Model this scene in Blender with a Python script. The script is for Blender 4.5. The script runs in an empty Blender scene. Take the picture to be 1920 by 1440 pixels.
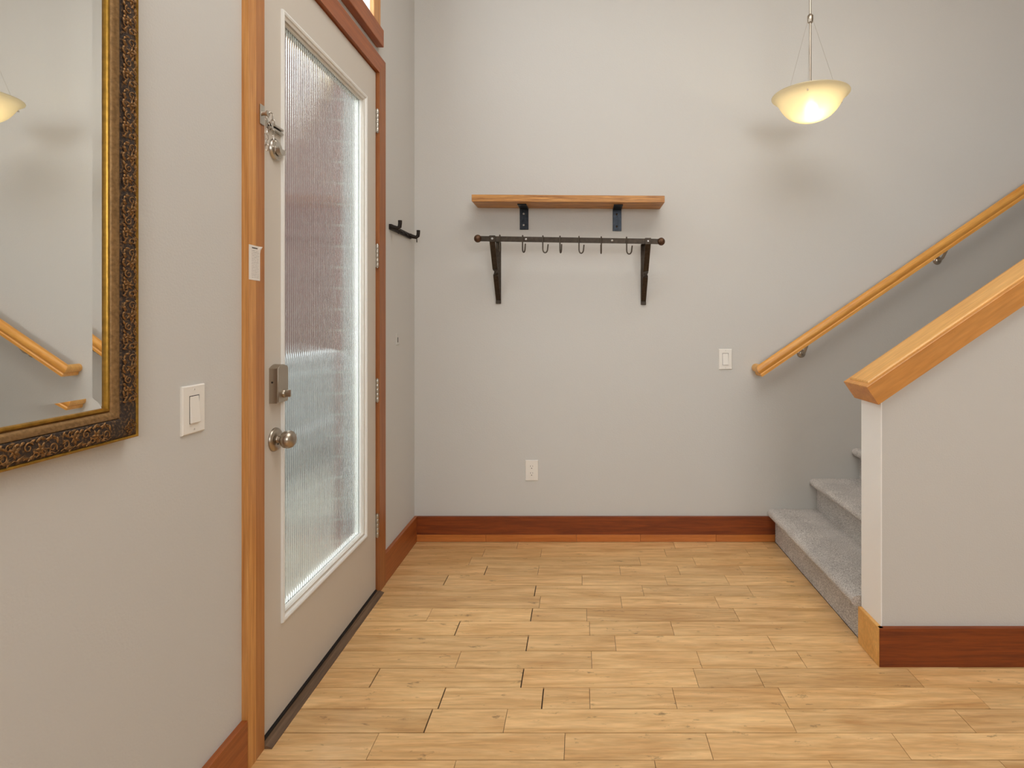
import bpy, bmesh, math, random
from mathutils import Vector, Matrix
random.seed(7)
C = bpy.context.scene.collection
SC = bpy.context.scene

# ------------------------------------------------------------------ camera, light, exposure
EYE = 1.27
cd = bpy.data.cameras.new('camera')
cd.sensor_fit = 'HORIZONTAL'; cd.sensor_width = 36.0
cd.lens = 36.0 * 1040 / 1920
cd.shift_x = -130 / 1920
cd.shift_y = -123 / 1920
cd.clip_start = 0.02
cam = bpy.data.objects.new('camera', cd); C.objects.link(cam)
cam.location = (0, 0, EYE); cam.rotation_euler = (math.radians(90), 0, 0)
SC.camera = cam

w = bpy.data.worlds.new('overcast_sky'); SC.world = w; w.use_nodes = True
bg = w.node_tree.nodes['Background']
bg.inputs[0].default_value = (0.93, 0.97, 1.0, 1); bg.inputs[1].default_value = 5.5

def area(name, loc, rot, sx, sy, power, col):
    l = bpy.data.lights.new(name, 'AREA'); l.shape = 'RECTANGLE'; l.size = sx; l.size_y = sy
    l.energy = power; l.color = col
    o = bpy.data.objects.new(name, l); C.objects.link(o)
    o.location = loc; o.rotation_euler = rot
    return o
# area lamp added behind the photographer for frontal fill, at an unseen window
area('rear_fill_light', (1.5, -3.62, 2.40), (math.radians(90), 0, 0), 2.1, 1.5, 40, (0.97, 0.985, 1.0))
# lamp added under the ceiling to lift the upper walls; no fixture modelled
area('overhead_fill_light', (0.55, 1.15, 3.60), (0, 0, 0), 2.0, 1.7, 40, (1.0, 0.985, 0.96))

SC.view_settings.view_transform = 'Standard'
SC.view_settings.look = 'None'
SC.view_settings.gamma = 1.0
SC.view_settings.use_curve_mapping = False
SC.view_settings.exposure = 0.08

# ------------------------------------------------------------------ helpers
def lin(r, g, b):
    f = lambda c: (c / 255 / 12.92) if c / 255 <= 0.04045 else ((c / 255 + 0.055) / 1.055) ** 2.4
    return (f(r), f(g), f(b), 1)

def newmat(name):
    m = bpy.data.materials.new(name); m.use_nodes = True
    nt = m.node_tree
    return m, nt, nt.nodes['Principled BSDF']

def node(nt, typ, **kw):
    n = nt.nodes.new(typ)
    for k, v in kw.items():
        setattr(n, k, v)
    return n

def plain(name, col, rough=0.5, metal=0.0, bump=0.0, bscale=200.0, var=0.0, spec=0.5):
    m, nt, p = newmat(name)
    p.inputs['Base Color'].default_value = col
    p.inputs['Roughness'].default_value = rough
    p.inputs['Metallic'].default_value = metal
    p.inputs['Specular IOR Level'].default_value = spec
    tc = node(nt, 'ShaderNodeTexCoord')
    if bump > 0 or var > 0:
        nz = node(nt, 'ShaderNodeTexNoise'); nz.inputs['Scale'].default_value = bscale
        nz.inputs['Detail'].default_value = 3
        nt.links.new(tc.outputs['Object'], nz.inputs['Vector'])
        if bump > 0:
            b = node(nt, 'ShaderNodeBump'); b.inputs['Strength'].default_value = bump
            b.inputs['Distance'].default_value = 0.002
            nt.links.new(nz.outputs['Fac'], b.inputs['Height'])
            nt.links.new(b.outputs['Normal'], p.inputs['Normal'])
        if var > 0:
            rp = node(nt, 'ShaderNodeValToRGB')
            rp.color_ramp.elements[0].position = 0.3; rp.color_ramp.elements[1].position = 0.7
            rp.color_ramp.elements[0].color = tuple(c * (1 - var) for c in col[:3]) + (1,)
            rp.color_ramp.elements[1].color = tuple(min(1, c * (1 + var)) for c in col[:3]) + (1,)
            nt.links.new(nz.outputs['Fac'], rp.inputs['Fac'])
            nt.links.new(rp.outputs['Color'], p.inputs['Base Color'])
    return m

def wood(name, dark, light, stretch=(1, 12, 12), scale=5.0, rough=0.4, streak=0.35, bump=0.08, spots=0.0, spot_at=0.66, spot_scale=9.0, objvar=0.0, rotate_y=0.0):
    m, nt, p = newmat(name)
    tc = node(nt, 'ShaderNodeTexCoord')
    src = tc.outputs['Object']
    oi = node(nt, 'ShaderNodeObjectInfo')
    ad = node(nt, 'ShaderNodeVectorMath', operation='MULTIPLY_ADD')
    nt.links.new(src, ad.inputs[0]); ad.inputs[1].default_value = (1, 1, 1)
    sc = node(nt, 'ShaderNodeVectorMath', operation='SCALE')
    sc.inputs[0].default_value = (13.1, 7.7, 5.3)
    nt.links.new(oi.outputs['Random'], sc.inputs['Scale'])
    nt.links.new(sc.outputs[0], ad.inputs[2])
    rt = node(nt, 'ShaderNodeMapping'); rt.inputs['Rotation'].default_value = (0, rotate_y, 0)
    nt.links.new(ad.outputs[0], rt.inputs['Vector'])
    mp = node(nt, 'ShaderNodeMapping'); mp.inputs['Scale'].default_value = stretch
    nt.links.new(rt.outputs[0], mp.inputs['Vector'])
    n1 = node(nt, 'ShaderNodeTexNoise'); n1.inputs['Scale'].default_value = scale
    n1.inputs['Detail'].default_value = 6; n1.inputs['Roughness'].default_value = 0.62
    n1.inputs['Distortion'].default_value = 0.6
    nt.links.new(mp.outputs[0], n1.inputs['Vector'])
    rp = node(nt, 'ShaderNodeValToRGB')
    rp.color_ramp.elements[0].position = 0.5 - streak / 2; rp.color_ramp.elements[0].color = dark
    rp.color_ramp.elements[1].position = 0.5 + streak / 2; rp.color_ramp.elements[1].color = light
    nt.links.new(n1.outputs['Fac'], rp.inputs['Fac'])
    out = rp.outputs['Color']
    # fine pores
    mp2 = node(nt, 'ShaderNodeMapping'); mp2.inputs['Scale'].default_value = tuple(s * 5 for s in stretch)
    nt.links.new(rt.outputs[0], mp2.inputs['Vector'])
    n2 = node(nt, 'ShaderNodeTexNoise'); n2.inputs['Scale'].default_value = scale; n2.inputs['Detail'].default_value = 2
    nt.links.new(mp2.outputs[0], n2.inputs['Vector'])
    mr = node(nt, 'ShaderNodeMapRange'); mr.inputs['From Min'].default_value = 0.3; mr.inputs['From Max'].default_value = 0.7
    mr.inputs['To Min'].default_value = 0.88; mr.inputs['To Max'].default_value = 1.06
    nt.links.new(n2.outputs['Fac'], mr.inputs['Value'])
    hv = node(nt, 'ShaderNodeHueSaturation'); nt.links.new(out, hv.inputs['Color']); nt.links.new(mr.outputs[0], hv.inputs['Value'])
    out = hv.outputs['Color']
    if objvar > 0:
        m2 = node(nt, 'ShaderNodeMapRange'); m2.inputs['To Min'].default_value = 1 - objvar; m2.inputs['To Max'].default_value = 1 + objvar
        nt.links.new(oi.outputs['Random'], m2.inputs['Value'])
        h2 = node(nt, 'ShaderNodeHueSaturation'); nt.links.new(out, h2.inputs['Color']); nt.links.new(m2.outputs[0], h2.inputs['Value'])
        out = h2.outputs['Color']
    if spots > 0:
        mp3 = node(nt, 'ShaderNodeMapping'); mp3.inputs['Scale'].default_value = tuple(max(1.0, s * 0.3) for s in stretch)
        nt.links.new(rt.outputs[0], mp3.inputs['Vector'])
        n3 = node(nt, 'ShaderNodeTexNoise'); n3.inputs['Scale'].default_value = spot_scale; n3.inputs['Detail'].default_value = 5
        n3.inputs['Roughness'].default_value = 0.7
        nt.links.new(mp3.outputs[0], n3.inputs['Vector'])
        r3 = node(nt, 'ShaderNodeMapRange'); r3.inputs['From Min'].default_value = spot_at; r3.inputs['From Max'].default_value = spot_at + 0.08
        r3.inputs['To Min'].default_value = 0.0; r3.inputs['To Max'].default_value = spots
        nt.links.new(n3.outputs['Fac'], r3.inputs['Value'])
        mx = node(nt, 'ShaderNodeMix', data_type='RGBA')
        nt.links.new(r3.outputs[0], mx.inputs['Factor']); nt.links.new(out, mx.inputs['A'])
        mx.inputs['B'].default_value = tuple(c * 0.28 for c in dark[:3]) + (1,)
        out = mx.outputs['Result']
    nt.links.new(out, p.inputs['Base Color'])
    p.inputs['Roughness'].default_value = rough
    if bump > 0:
        b = node(nt, 'ShaderNodeBump'); b.inputs['Strength'].default_value = bump; b.inputs['Distance'].default_value = 0.001
        nt.links.new(n2.outputs['Fac'], b.inputs['Height']); nt.links.new(b.outputs['Normal'], p.inputs['Normal'])
    return m

M = {}
M['wall'] = plain('painted_wall', lin(203, 201, 196), 0.75, bump=0.30, bscale=170, spec=0.25)
M['ceiling'] = plain('ceiling_paint', lin(225, 220, 212), 0.85, bump=0.2, bscale=120)
M['jamb_white'] = plain('dimmed_white', lin(132, 136, 137), 0.5)  # white jamb paint greyed evenly to hold down outdoor glare
M['white_trim'] = plain('white_trim_paint', lin(246, 245, 242), 0.45, bump=0.05, bscale=60)
M['door_paint'] = plain('door_paint', lin(203, 195, 183), 0.42, bump=0.05, bscale=30)
M['lite_paint'] = plain('lite_frame_white', lin(232, 231, 226), 0.35)
M['plastic'] = plain('white_plastic', lin(232, 228, 220), 0.35)
M['slot'] = plain('dark_slot', lin(40, 34, 30), 0.7)
M['subfloor'] = plain('dark_joint', lin(44, 27, 14), 0.9)
M['rubber'] = plain('black_rubber', lin(22, 19, 17), 0.6)
M['nickel'] = plain('satin_nickel', lin(176, 166, 152), 0.30, 1.0, bump=0.03, bscale=400)
M['steel_hinge'] = plain('hinge_steel', lin(190, 184, 174), 0.33, 1.0)
M['iron'] = plain('forged_iron', lin(66, 57, 48), 0.48, 0.75, bump=0.35, bscale=70, var=0.25)
M['iron_dark'] = plain('dark_iron', lin(40, 33, 28), 0.5, 0.6, bump=0.4, bscale=60)
M['rust_ball'] = plain('bronzed_iron', lin(92, 66, 48), 0.42, 0.75, bump=0.3, bscale=120, var=0.3)
M['mill_steel'] = plain('mill_scale_steel', lin(44, 48, 54), 0.35, 0.7, bump=0.15, bscale=60, var=0.4)
M['bolt'] = plain('bright_bolt', lin(170, 165, 160), 0.35, 0.9)
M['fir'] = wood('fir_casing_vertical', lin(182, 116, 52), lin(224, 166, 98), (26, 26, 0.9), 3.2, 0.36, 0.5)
M['fir_y'] = wood('fir_along_wall', lin(132, 66, 26), lin(176, 100, 48), (14, 1.0, 22), 3.0, 0.38, 0.5)
M['fir_x'] = wood('fir_baseboard', lin(96, 36, 5), lin(150, 72, 18), (1.1, 12, 20), 3.0, 0.5, 0.5, spots=0.35)
M['fir_shoe'] = wood('fir_shoe_strip', lin(176, 98, 40), lin(206, 128, 62), (1.1, 12, 20), 3.0, 0.36, 0.5, objvar=0.08)
M['plank'] = wood('maple_plank', lin(190, 138, 80), lin(244, 205, 148), (1.0, 9, 9), 2.6, 0.28, 0.5, spots=0.65, spot_at=0.62, spot_scale=13.0, objvar=0.09)
M['oak_shelf'] = wood('oak_shelf', lin(148, 92, 38), lin(214, 156, 84), (1.6, 16, 34), 3.6, 0.45, 0.30)
ANG = math.atan(0.682)
M['rail_wood'] = wood('honey_rail', lin(206, 136, 52), lin(232, 172, 88), (1.0, 14, 14), 2.4, 0.35, 0.5, rotate_y=ANG)
M['cap_wood'] = wood('honey_cap', lin(208, 146, 68), lin(236, 184, 108), (1.0, 9, 9), 2.2, 0.38, 0.6, spots=0.30, rotate_y=ANG)
M['cap_wood_shaded'] = wood('honey_cap_shaded', lin(186, 120, 48), lin(216, 154, 82), (1.0, 9, 9), 2.2, 0.38, 0.6, spots=0.35, rotate_y=ANG)  # cap wood darkened, so the front face's shade sits in the colour
M['threshold'] = wood('worn_threshold', lin(70, 52, 38), lin(128, 100, 74), (18, 1, 18), 4, 0.6, 0.5)

def carpet():
    m, nt, p = newmat('grey_carpet')
    tc = node(nt, 'ShaderNodeTexCoord')
    a = node(nt, 'ShaderNodeTexNoise'); a.inputs['Scale'].default_value = 260; a.inputs['Detail'].default_value = 2
    b = node(nt, 'ShaderNodeTexNoise'); b.inputs['Scale'].default_value = 7; b.inputs['Detail'].default_value = 3
    for n in (a, b): nt.links.new(tc.outputs['Object'], n.inputs['Vector'])
    ra = node(nt, 'ShaderNodeValToRGB')
    ra.color_ramp.elements[0].position = 0.32; ra.color_ramp.elements[0].color = lin(146, 138, 131)
    ra.color_ramp.elements[1].position = 0.66; ra.color_ramp.elements[1].color = lin(222, 215, 208)
    nt.links.new(a.outputs['Fac'], ra.inputs['Fac'])
    mr = node(nt, 'ShaderNodeMapRange'); mr.inputs['From Min'].default_value = 0.35; mr.inputs['From Max'].default_value = 0.65
    mr.inputs['To Min'].default_value = 0.88; mr.inputs['To Max'].default_value = 1.08
    nt.links.new(b.outputs['Fac'], mr.inputs['Value'])
    h = node(nt, 'ShaderNodeHueSaturation'); nt.links.new(ra.outputs['Color'], h.inputs['Color']); nt.links.new(mr.outputs[0], h.inputs['Value'])
    nt.links.new(h.outputs['Color'], p.inputs['Base Color'])
    bm_ = node(nt, 'ShaderNodeBump'); bm_.inputs['Strength'].default_value = 0.7; bm_.inputs['Distance'].default_value = 0.004
    nt.links.new(a.outputs['Fac'], bm_.inputs['Height']); nt.links.new(bm_.outputs['Normal'], p.inputs['Normal'])
    p.inputs['Roughness'].default_value = 0.95; p.inputs['Specular IOR Level'].default_value = 0.1
    p.inputs['Sheen Weight'].default_value = 0.2
    return m
M['carpet'] = carpet()

def mirror_mat():
    m, nt, p = newmat('silvered_mirror')
    p.inputs['Base Color'].default_value = (0.93, 0.94, 0.92, 1); p.inputs['Metallic'].default_value = 1; p.inputs['Roughness'].default_value = 0.01
    return m
M['mirror'] = mirror_mat()
M['gold'] = plain('antique_gold', lin(168, 128, 52), 0.34, 0.85, bump=0.15, bscale=90, var=0.22)
M['gold_dull'] = plain('dull_gold', lin(150, 118, 78), 0.42, 0.7, bump=0.25, bscale=150, var=0.25)
M['frame_dark'] = plain('umber_patina', lin(66, 52, 40), 0.55, 0.25, bump=0.8, bscale=190, var=0.35)
_r = [n for n in M['frame_dark'].node_tree.nodes if n.type == 'VALTORGB'][0].color_ramp
_r.elements[0].position = 0.50; _r.elements[0].color = lin(52, 41, 34)
_r.elements[1].position = 0.74; _r.elements[1].color = lin(130, 96, 58)
M['ornament'] = plain('rubbed_gold_relief', lin(138, 102, 62), 0.42, 0.65, bump=0.4, bscale=220, var=0.45)

def reeded_glass():
    m, nt, p = newmat('reeded_glass')
    nt.nodes.remove(p)
    out = nt.nodes['Material Output']
    g = node(nt, 'ShaderNodeBsdfGlass'); g.inputs['IOR'].default_value = 1.45; g.inputs['Roughness'].default_value = 0.0
    g.inputs['Color'].default_value = (0.96, 0.98, 0.97, 1)
    t = node(nt, 'ShaderNodeBsdfTransparent'); t.inputs['Color'].default_value = (0.93, 0.96, 0.95, 1)
    mx = node(nt, 'ShaderNodeMixShader'); mx.inputs[0].default_value = 0.06
    nt.links.new(g.outputs[0], mx.inputs[1]); nt.links.new(t.outputs[0], mx.inputs[2])
    nt.links.new(mx.outputs[0], out.inputs['Surface'])
    return m
M['glass'] = reeded_glass()

def bowl_glass():
    m, nt, p = newmat('frosted_lamp_glass')
    nt.nodes.remove(p)
    out = nt.nodes['Material Output']
    t = node(nt, 'ShaderNodeBsdfTranslucent'); t.inputs['Color'].default_value = (0.97, 0.88, 0.68, 1)
    d = node(nt, 'ShaderNodeBsdfDiffuse'); d.inputs['Color'].default_value = (0.90, 0.86, 0.68, 1)
    g = node(nt, 'ShaderNodeBsdfGlossy'); g.inputs['Roughness'].default_value = 0.25
    rf = node(nt, 'ShaderNodeBsdfRefraction'); rf.inputs['Roughness'].default_value = 0.42; rf.inputs['IOR'].default_value = 1.35; rf.inputs['Color'].default_value = (0.99, 0.95, 0.82, 1)
    m3 = node(nt, 'ShaderNodeMixShader'); m3.inputs[0].default_value = 0.40
    m1 = node(nt, 'ShaderNodeMixShader'); m1.inputs[0].default_value = 0.42
    m2 = node(nt, 'ShaderNodeMixShader'); m2.inputs[0].default_value = 0.04
    nt.links.new(t.outputs[0], m1.inputs[1]); nt.links.new(d.outputs[0], m1.inputs[2])
    nt.links.new(m1.outputs[0], m3.inputs[1]); nt.links.new(rf.outputs[0], m3.inputs[2])
    nt.links.new(m3.outputs[0], m2.inputs[1]); nt.links.new(g.outputs[0], m2.inputs[2])
    nt.links.new(m2.outputs[0], out.inputs['Surface'])
    return m
M['bowl'] = bowl_glass()
def clear_pane():
    m, nt, p = newmat('clear_window_glass')
    nt.nodes.remove(p)
    out = nt.nodes['Material Output']
    t = node(nt, 'ShaderNodeBsdfTransparent'); t.inputs['Color'].default_value = (0.97, 0.98, 0.98, 1)
    g = node(nt, 'ShaderNodeBsdfGlossy'); g.inputs['Roughness'].default_value = 0.0
    mx = node(nt, 'ShaderNodeMixShader'); mx.inputs[0].default_value = 0.05
    nt.links.new(t.outputs[0], mx.inputs[1]); nt.links.new(g.outputs[0], mx.inputs[2]); nt.links.new(mx.outputs[0], out.inputs['Surface'])
    return m
M['clear_pane'] = clear_pane()

def emit(name, col, s):
    m, nt, p = newmat(name)
    p.inputs['Base Color'].default_value = col
    p.inputs['Emission Color'].default_value = col; p.inputs['Emission Strength'].default_value = s
    return m

def obj(name, bm, m, parent=None, smooth=False):
    bmesh.ops.recalc_face_normals(bm, faces=bm.faces)
    me = bpy.data.meshes.new(name); bm.to_mesh(me); bm.free()
    me.materials.append(M[m] if isinstance(m, str) else m)
    if smooth:
        for p in me.polygons: p.use_smooth = True
        try: me.set_sharp_from_angle(angle=math.radians(40))
        except Exception: pass
    o = bpy.data.objects.new(name, me); C.objects.link(o)
    if parent is not None: attach(o, parent)
    return o

def worldloc(p):
    v = Vector((0, 0, 0))
    while p is not None:
        v += p.location; p = p.parent
    return v

def attach(o, parent):
    o.parent = parent; o.location = o.location - worldloc(parent)

def tag(o, label=None, cat=None, group=None, kind=None):
    if label: o['label'] = label
    if cat: o['category'] = cat
    if group: o['group'] = group
    if kind: o['kind'] = kind
    return o

def thing(name, loc, label, cat, group=None, kind=None):
    o = bpy.data.objects.new(name, None); C.objects.link(o); o.location = loc; o.empty_display_size = 0.05
    return tag(o, label, cat, group, kind)

def struct(name, bm, m, label, cat, smooth=False):
    o = obj(name, bm, m, None, smooth); return tag(o, label, cat, kind='structure')

def addbox(bm, x0, x1, y0, y1, z0, z1, bev=0.0, seg=2):
    r = bmesh.ops.create_cube(bm, size=1.0)
    vs = r['verts']
    bmesh.ops.scale(bm, vec=(abs(x1 - x0), abs(y1 - y0), abs(z1 - z0)), verts=vs)
    bmesh.ops.translate(bm, vec=((x0 + x1) / 2, (y0 + y1) / 2, (z0 + z1) / 2), verts=vs)
    if bev > 0:
        es = list({e for v in vs for e in v.link_edges})
        bmesh.ops.bevel(bm, geom=es, offset=bev, segments=seg, affect='EDGES', profile=0.7)
    return bm

def box(x0, x1, y0, y1, z0, z1, bev=0.0, seg=2):
    return addbox(bmesh.new(), x0, x1, y0, y1, z0, z1, bev, seg)

def addtube(bm, pts, r, n=8, cap=True, closed=False):
    pts = [Vector(p) for p in pts]; N = len(pts)
    rr = r if isinstance(r, (list, tuple)) else [r] * N
    tang = []
    for i in range(N):
        if closed: t = pts[(i + 1) % N] - pts[i - 1]
        elif i == 0: t = pts[1] - pts[0]
        elif i == N - 1: t = pts[-1] - pts[-2]
        else: t = pts[i + 1] - pts[i - 1]
        tang.append(t.normalized())
    up = Vector((0, 0, 1)) if abs(tang[0].z) < 0.9 else Vector((1, 0, 0))
    u = tang[0].cross(up).normalized(); rings = []
    for i in range(N):
        t = tang[i]; u = (u - t * u.dot(t)).normalized(); v = t.cross(u)
        rings.append([bm.verts.new(pts[i] + (u * math.cos(2 * math.pi * k / n) + v * math.sin(2 * math.pi * k / n)) * rr[i]) for k in range(n)])
    for i in range(N if closed else N - 1):
        a, b = rings[i], rings[(i + 1) % N]
        for k in range(n): bm.faces.new((a[k], a[(k + 1) % n], b[(k + 1) % n], b[k]))
    if cap and not closed:
        bm.faces.new(rings[0][::-1]); bm.faces.new(rings[-1])
    return bm

def tube(pts, r, n=8, **k): return addtube(bmesh.new(), pts, r, n, **k)

def addlathe(bm, prof, center, axis='Z', n=32):
    """prof: list of (radius, distance along axis)"""
    c = Vector(center); rings = []
    for (r, h) in prof:
        ring = []
        for k in range(n):
            a = 2 * math.pi * k / n; p = r * math.cos(a); q = r * math.sin(a)
            if axis == 'Z': v = Vector((p, q, h))
            elif axis == 'X': v = Vector((h, p, q))
            else: v = Vector((p, h, q))
            ring.append(bm.verts.new(c + v))
        rings.append(ring)
    for i in range(len(rings) - 1):
        a, b = rings[i], rings[i + 1]
        for k in range(n): bm.faces.new((a[k], a[(k + 1) % n], b[(k + 1) % n], b[k]))
    bm.faces.new(rings[0][::-1]); bm.faces.new(rings[-1])
    bmesh.ops.remove_doubles(bm, verts=bm.verts, dist=1e-6)
    return bm

def lathe(prof, center, axis='Z', n=32): return addlathe(bmesh.new(), prof, center, axis, n)

def ball(c, r, seg=20, sc=(1, 1, 1)):
    bm = bmesh.new(); bmesh.ops.create_uvsphere(bm, u_segments=seg, v_segments=max(8, seg // 2), radius=r)
    bmesh.ops.scale(bm, vec=sc, verts=bm.verts); bmesh.ops.translate(bm, vec=c, verts=bm.verts)
    return bm

def prism(poly, fn0, fn1):
    bm = bmesh.new()
    a = [bm.verts.new(fn0(p)) for p in poly]; b = [bm.verts.new(fn1(p)) for p in poly]
    n = len(poly)
    for i in range(n): bm.faces.new((a[i], a[(i + 1) % n], b[(i + 1) % n], b[i]))
    bm.faces.new(a[::-1]); bm.faces.new(b)
    return bm

XW = -0.953      # left wall face
YB = 3.167       # back wall face
CEIL = 3.70
XR = 4.20        # far right wall
YR = -3.60       # wall behind the photographer
DY0, DY1, DZ1 = 1.636, 2.568, 2.409   # door opening (inner edge of the casing)

# ------------------------------------------------------------------ room shell
fl = struct('floor', box(XW - 0.16, XR, YR, YB, -0.10, -0.006), 'subfloor', 'honey maple plank floor with dark joints', 'floor')
struct('ceiling', box(XW - 0.15, XR, YR, YB, CEIL, CEIL + 0.1), 'ceiling', 'plain pale ceiling high above the entry', 'ceiling')
struct('wall_back', box(XW - 0.15, XR, YB, YB + 0.12, -0.10, CEIL), 'wall', 'beige painted wall carrying the shelf and the handrail', 'wall')
bm = bmesh.new()
addbox(bm, XW - 0.15, XW, YR, DY0 - 0.014, -0.10, CEIL)
addbox(bm, XW - 0.15, XW, DY1 + 0.014, YB, -0.10, CEIL)
TZ0, TZ1, TY0, TY1 = 2.62, 3.42, 1.66, 2.50      # opening guessed above the door trim, added to let in daylight
addbox(bm, XW - 0.15, XW, DY0 - 0.014, DY1 + 0.014, DZ1 + 0.014, TZ0); addbox(bm, XW - 0.15, XW, DY0 - 0.014, DY1 + 0.014, TZ1, CEIL)
addbox(bm, XW - 0.15, XW, DY0 - 0.014, TY0, TZ0, TZ1); addbox(bm, XW - 0.15, XW, TY1, DY1 + 0.014, TZ0, TZ1)
struct('wall_left', bm, 'wall', 'beige painted wall with the glazed entry door in it', 'wall')
struct('wall_right', box(XR, XR + 0.12, YR, YB + 0.12, -0.10, CEIL), 'wall', 'beige wall at the head of the stairs', 'wall')
bm = bmesh.new()
WX0, WX1, WZ0, WZ1 = 0.4, 2.6, 1.60, 3.20  # unseen opening, added and sized to admit fill light
addbox(bm, XW - 0.15, WX0, YR - 0.12, YR, -0.1, CEIL); addbox(bm, WX1, XR, YR - 0.12, YR, -0.1, CEIL)
addbox(bm, WX0, WX1, YR - 0.12, YR, -0.1, WZ0); addbox(bm, WX0, WX1, YR - 0.12, YR, WZ1, CEIL)
struct('wall_rear', bm, 'wall', 'beige wall with an added window opposite the shelf', 'wall')
wn = thing('added_window_1', (1.5, YR, WZ0), 'unseen white framed window added for light opposite the shelf wall', 'window', kind='structure')
for x in (WX0 + 0.03, 1.5, WX1 - 0.03):
    obj('mullion', box(x - 0.03, x + 0.03, YR - 0.06, YR + 0.02, WZ0, WZ1), 'white_trim', wn)
for z in (WZ0 + 0.03, WZ1 - 0.03):
    obj('frame_rail', box(WX0, WX1, YR - 0.06, YR + 0.02, z - 0.03, z + 0.03), 'white_trim', wn)

# ------------------------------------------------------------------ floor planks
PW = 0.1045
Y0 = 3.162
joints = {   # butt joints of each row (metres from the camera axis), rows counted from the back wall
    0: [-0.358, 0.520, 0.703, 1.029], 1: [-0.529, -0.218, 0.455, 0.902], 2: [-0.582, 0.306, 0.590],
    3: [-0.483, -0.217, 0.195, 0.491, 0.806], 4: [-0.659, 0.003, 0.411, 0.707], 5: [-0.217, 0.287, 0.787],
    6: [-0.186, 0.179, 0.607], 7: [-0.652, -0.215, 0.023, 0.664], 8: [-0.51, 0.034, 0.373],
    9: [-0.213, 0.133, 0.744], 10: [-0.459, 0.038, 0.439, 0.820], 11: [-0.732, -0.210, 0.405, 0.631],
    12: [-0.468, -0.131, 0.028, 0.312, 0.677, 1.332], 13: [-0.485, -0.240, 0.661], 14: [-0.62, -0.05, 0.38, 0.95],
    15: [-0.36, 0.21, 0.71, 1.2]}
WIDE = {(8, 0), (9, 0), (7, 1), (11, 0), (11, 1), (12, 0), (12, 1), (3, 0), (4, 0), (5, 0), (13, 0)}
rest = bmesh.new()
row = 0
y1 = Y0
while y1 > YR + PW:
    y0_ = y1 - PW
    xs = joints.get(row)
    vis = xs is not None
    if xs is None:
        xs = []; x = XW + random.uniform(0.1, 0.6)
        while x < XR - 0.2: xs.append(x); x += random.uniform(0.35, 0.9)
    end = 1.10 if y1 > 2.20 else XR
    xs = [x for x in xs if x < end - 0.02]
    if vis and end > 2:
        x = xs[-1] + 0.55
        while x < XR - 0.3: xs.append(x); x += random.uniform(0.4, 0.8)
    ed = [XW + 0.012] + xs + [end]
    for i in range(len(ed) - 1):
        gl = 0.0036 if (row, i - 1) in WIDE else 0.0010
        gr = 0.0006
        a, b = ed[i] + gl, ed[i + 1] - gr
        zt = random.uniform(-0.0006, 0.0)
        g = 0.0012 + 0.0011 * random.random()
        if vis:
            o = obj('floor_plank', box(a, b, y0_ + g, y1 - 0.0004, -0.0055, zt), 'plank', fl)
        else:
            addbox(rest, a, b, y0_ + g, y1 - 0.0004, -0.0055, zt)
    y1 = y0_; row += 1
o = obj('floor_plank_field', rest, 'plank', fl); o['kind'] = 'stuff'

# ------------------------------------------------------------------ stair half wall, its baseboard and cap
SL = 0.682
HX, HY0, HY1 = 1.102, 2.035, 2.175
XE = 3.6
zt0 = 0.956 + SL * (HX - 1.0795)
poly = [(HX, -0.05), (XE, -0.05), (XE, zt0 + SL * (XE - HX)), (HX, zt0)]
hw = struct('wall_stair', prism(poly, lambda p: Vector((p[0], HY0, p[1])), lambda p: Vector((p[0], HY1, p[1]))), 'wall',
            'beige sloping half wall beside the carpeted stairs', 'wall')
zc = zt0 - 0.004 * SL
poly = [(HX - 0.004, 0.142), (HX - 0.0002, 0.142), (HX - 0.0002, zt0 - 0.001), (HX - 0.004, zt0 - 0.004)]
e = obj('end_strip', prism(poly, lambda p: Vector((p[0], HY0 - 0.002, p[1])), lambda p: Vector((p[0], HY1, p[1]))), 'white_trim', hw)
e['label'] = 'crisp white painted end strip'

bs = thing('baseboard_stair', (HX, HY0, 0), 'reddish fir baseboard wrapping the end of the half wall', 'baseboard', kind='structure')
BH = 0.142
obj('board', box(HX - 0.0175, XE, HY0 - 0.017, HY0, 0, BH, 0.0012, 1), 'fir_x', bs)
obj('end_board', box(HX - 0.018, HX, HY0 - 0.0165, HY1 - 0.001, 0, BH, 0.0012, 1), M['cap_wood'], bs)

d = Vector((math.cos(ANG), 0, math.sin(ANG))); nrm = Vector((-math.sin(ANG), 0, math.cos(ANG)))
def sloped_box(p0, L, h0, h1, ya, yb, s0=0.0, cham=0.0):
    """beam along the stair slope; p0 = lower front bottom corner line (x,z)"""
    bm = bmesh.new(); base = Vector((p0[0], 0, p0[1]))
    def P(s, h, y): q = base + d * s + nrm * h; return Vector((q.x, y, q.z))
    c = cham
    lo = [P(s0, h0, ya), P(s0, h0, yb), P(L, h0, yb), P(L, h0, ya)]
    if c:
        md = [P(s0, h1 - c, ya), P(s0, h1 - c, yb), P(L, h1 - c, yb), P(L, h1 - c, ya)]
        hi = [P(s0 + c, h1, ya + c), P(s0 + c, h1, yb - c), P(L, h1, yb - c), P(L, h1, ya + c)]
        rings = [lo, md, hi]
    else:
        rings = [lo, [P(s0, h1, ya), P(s0, h1, yb), P(L, h1, yb), P(L, h1, ya)]]
    V = [[bm.verts.new(v) for v in r] for r in rings]
    for i in range(len(V) - 1):
        for k in range(4): bm.faces.new((V[i][k], V[i][(k + 1) % 4], V[i + 1][(k + 1) % 4], V[i + 1][k]))
    bm.faces.new(V[0][::-1]); bm.faces.new(V[-1])
    return bm
cap = thing('banister_cap', (1.08, 2.1, 0.96), 'thick honey wood cap sloping along the top of the stair half wall', 'railing')
CY0, CY1 = 2.014, 2.192
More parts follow.
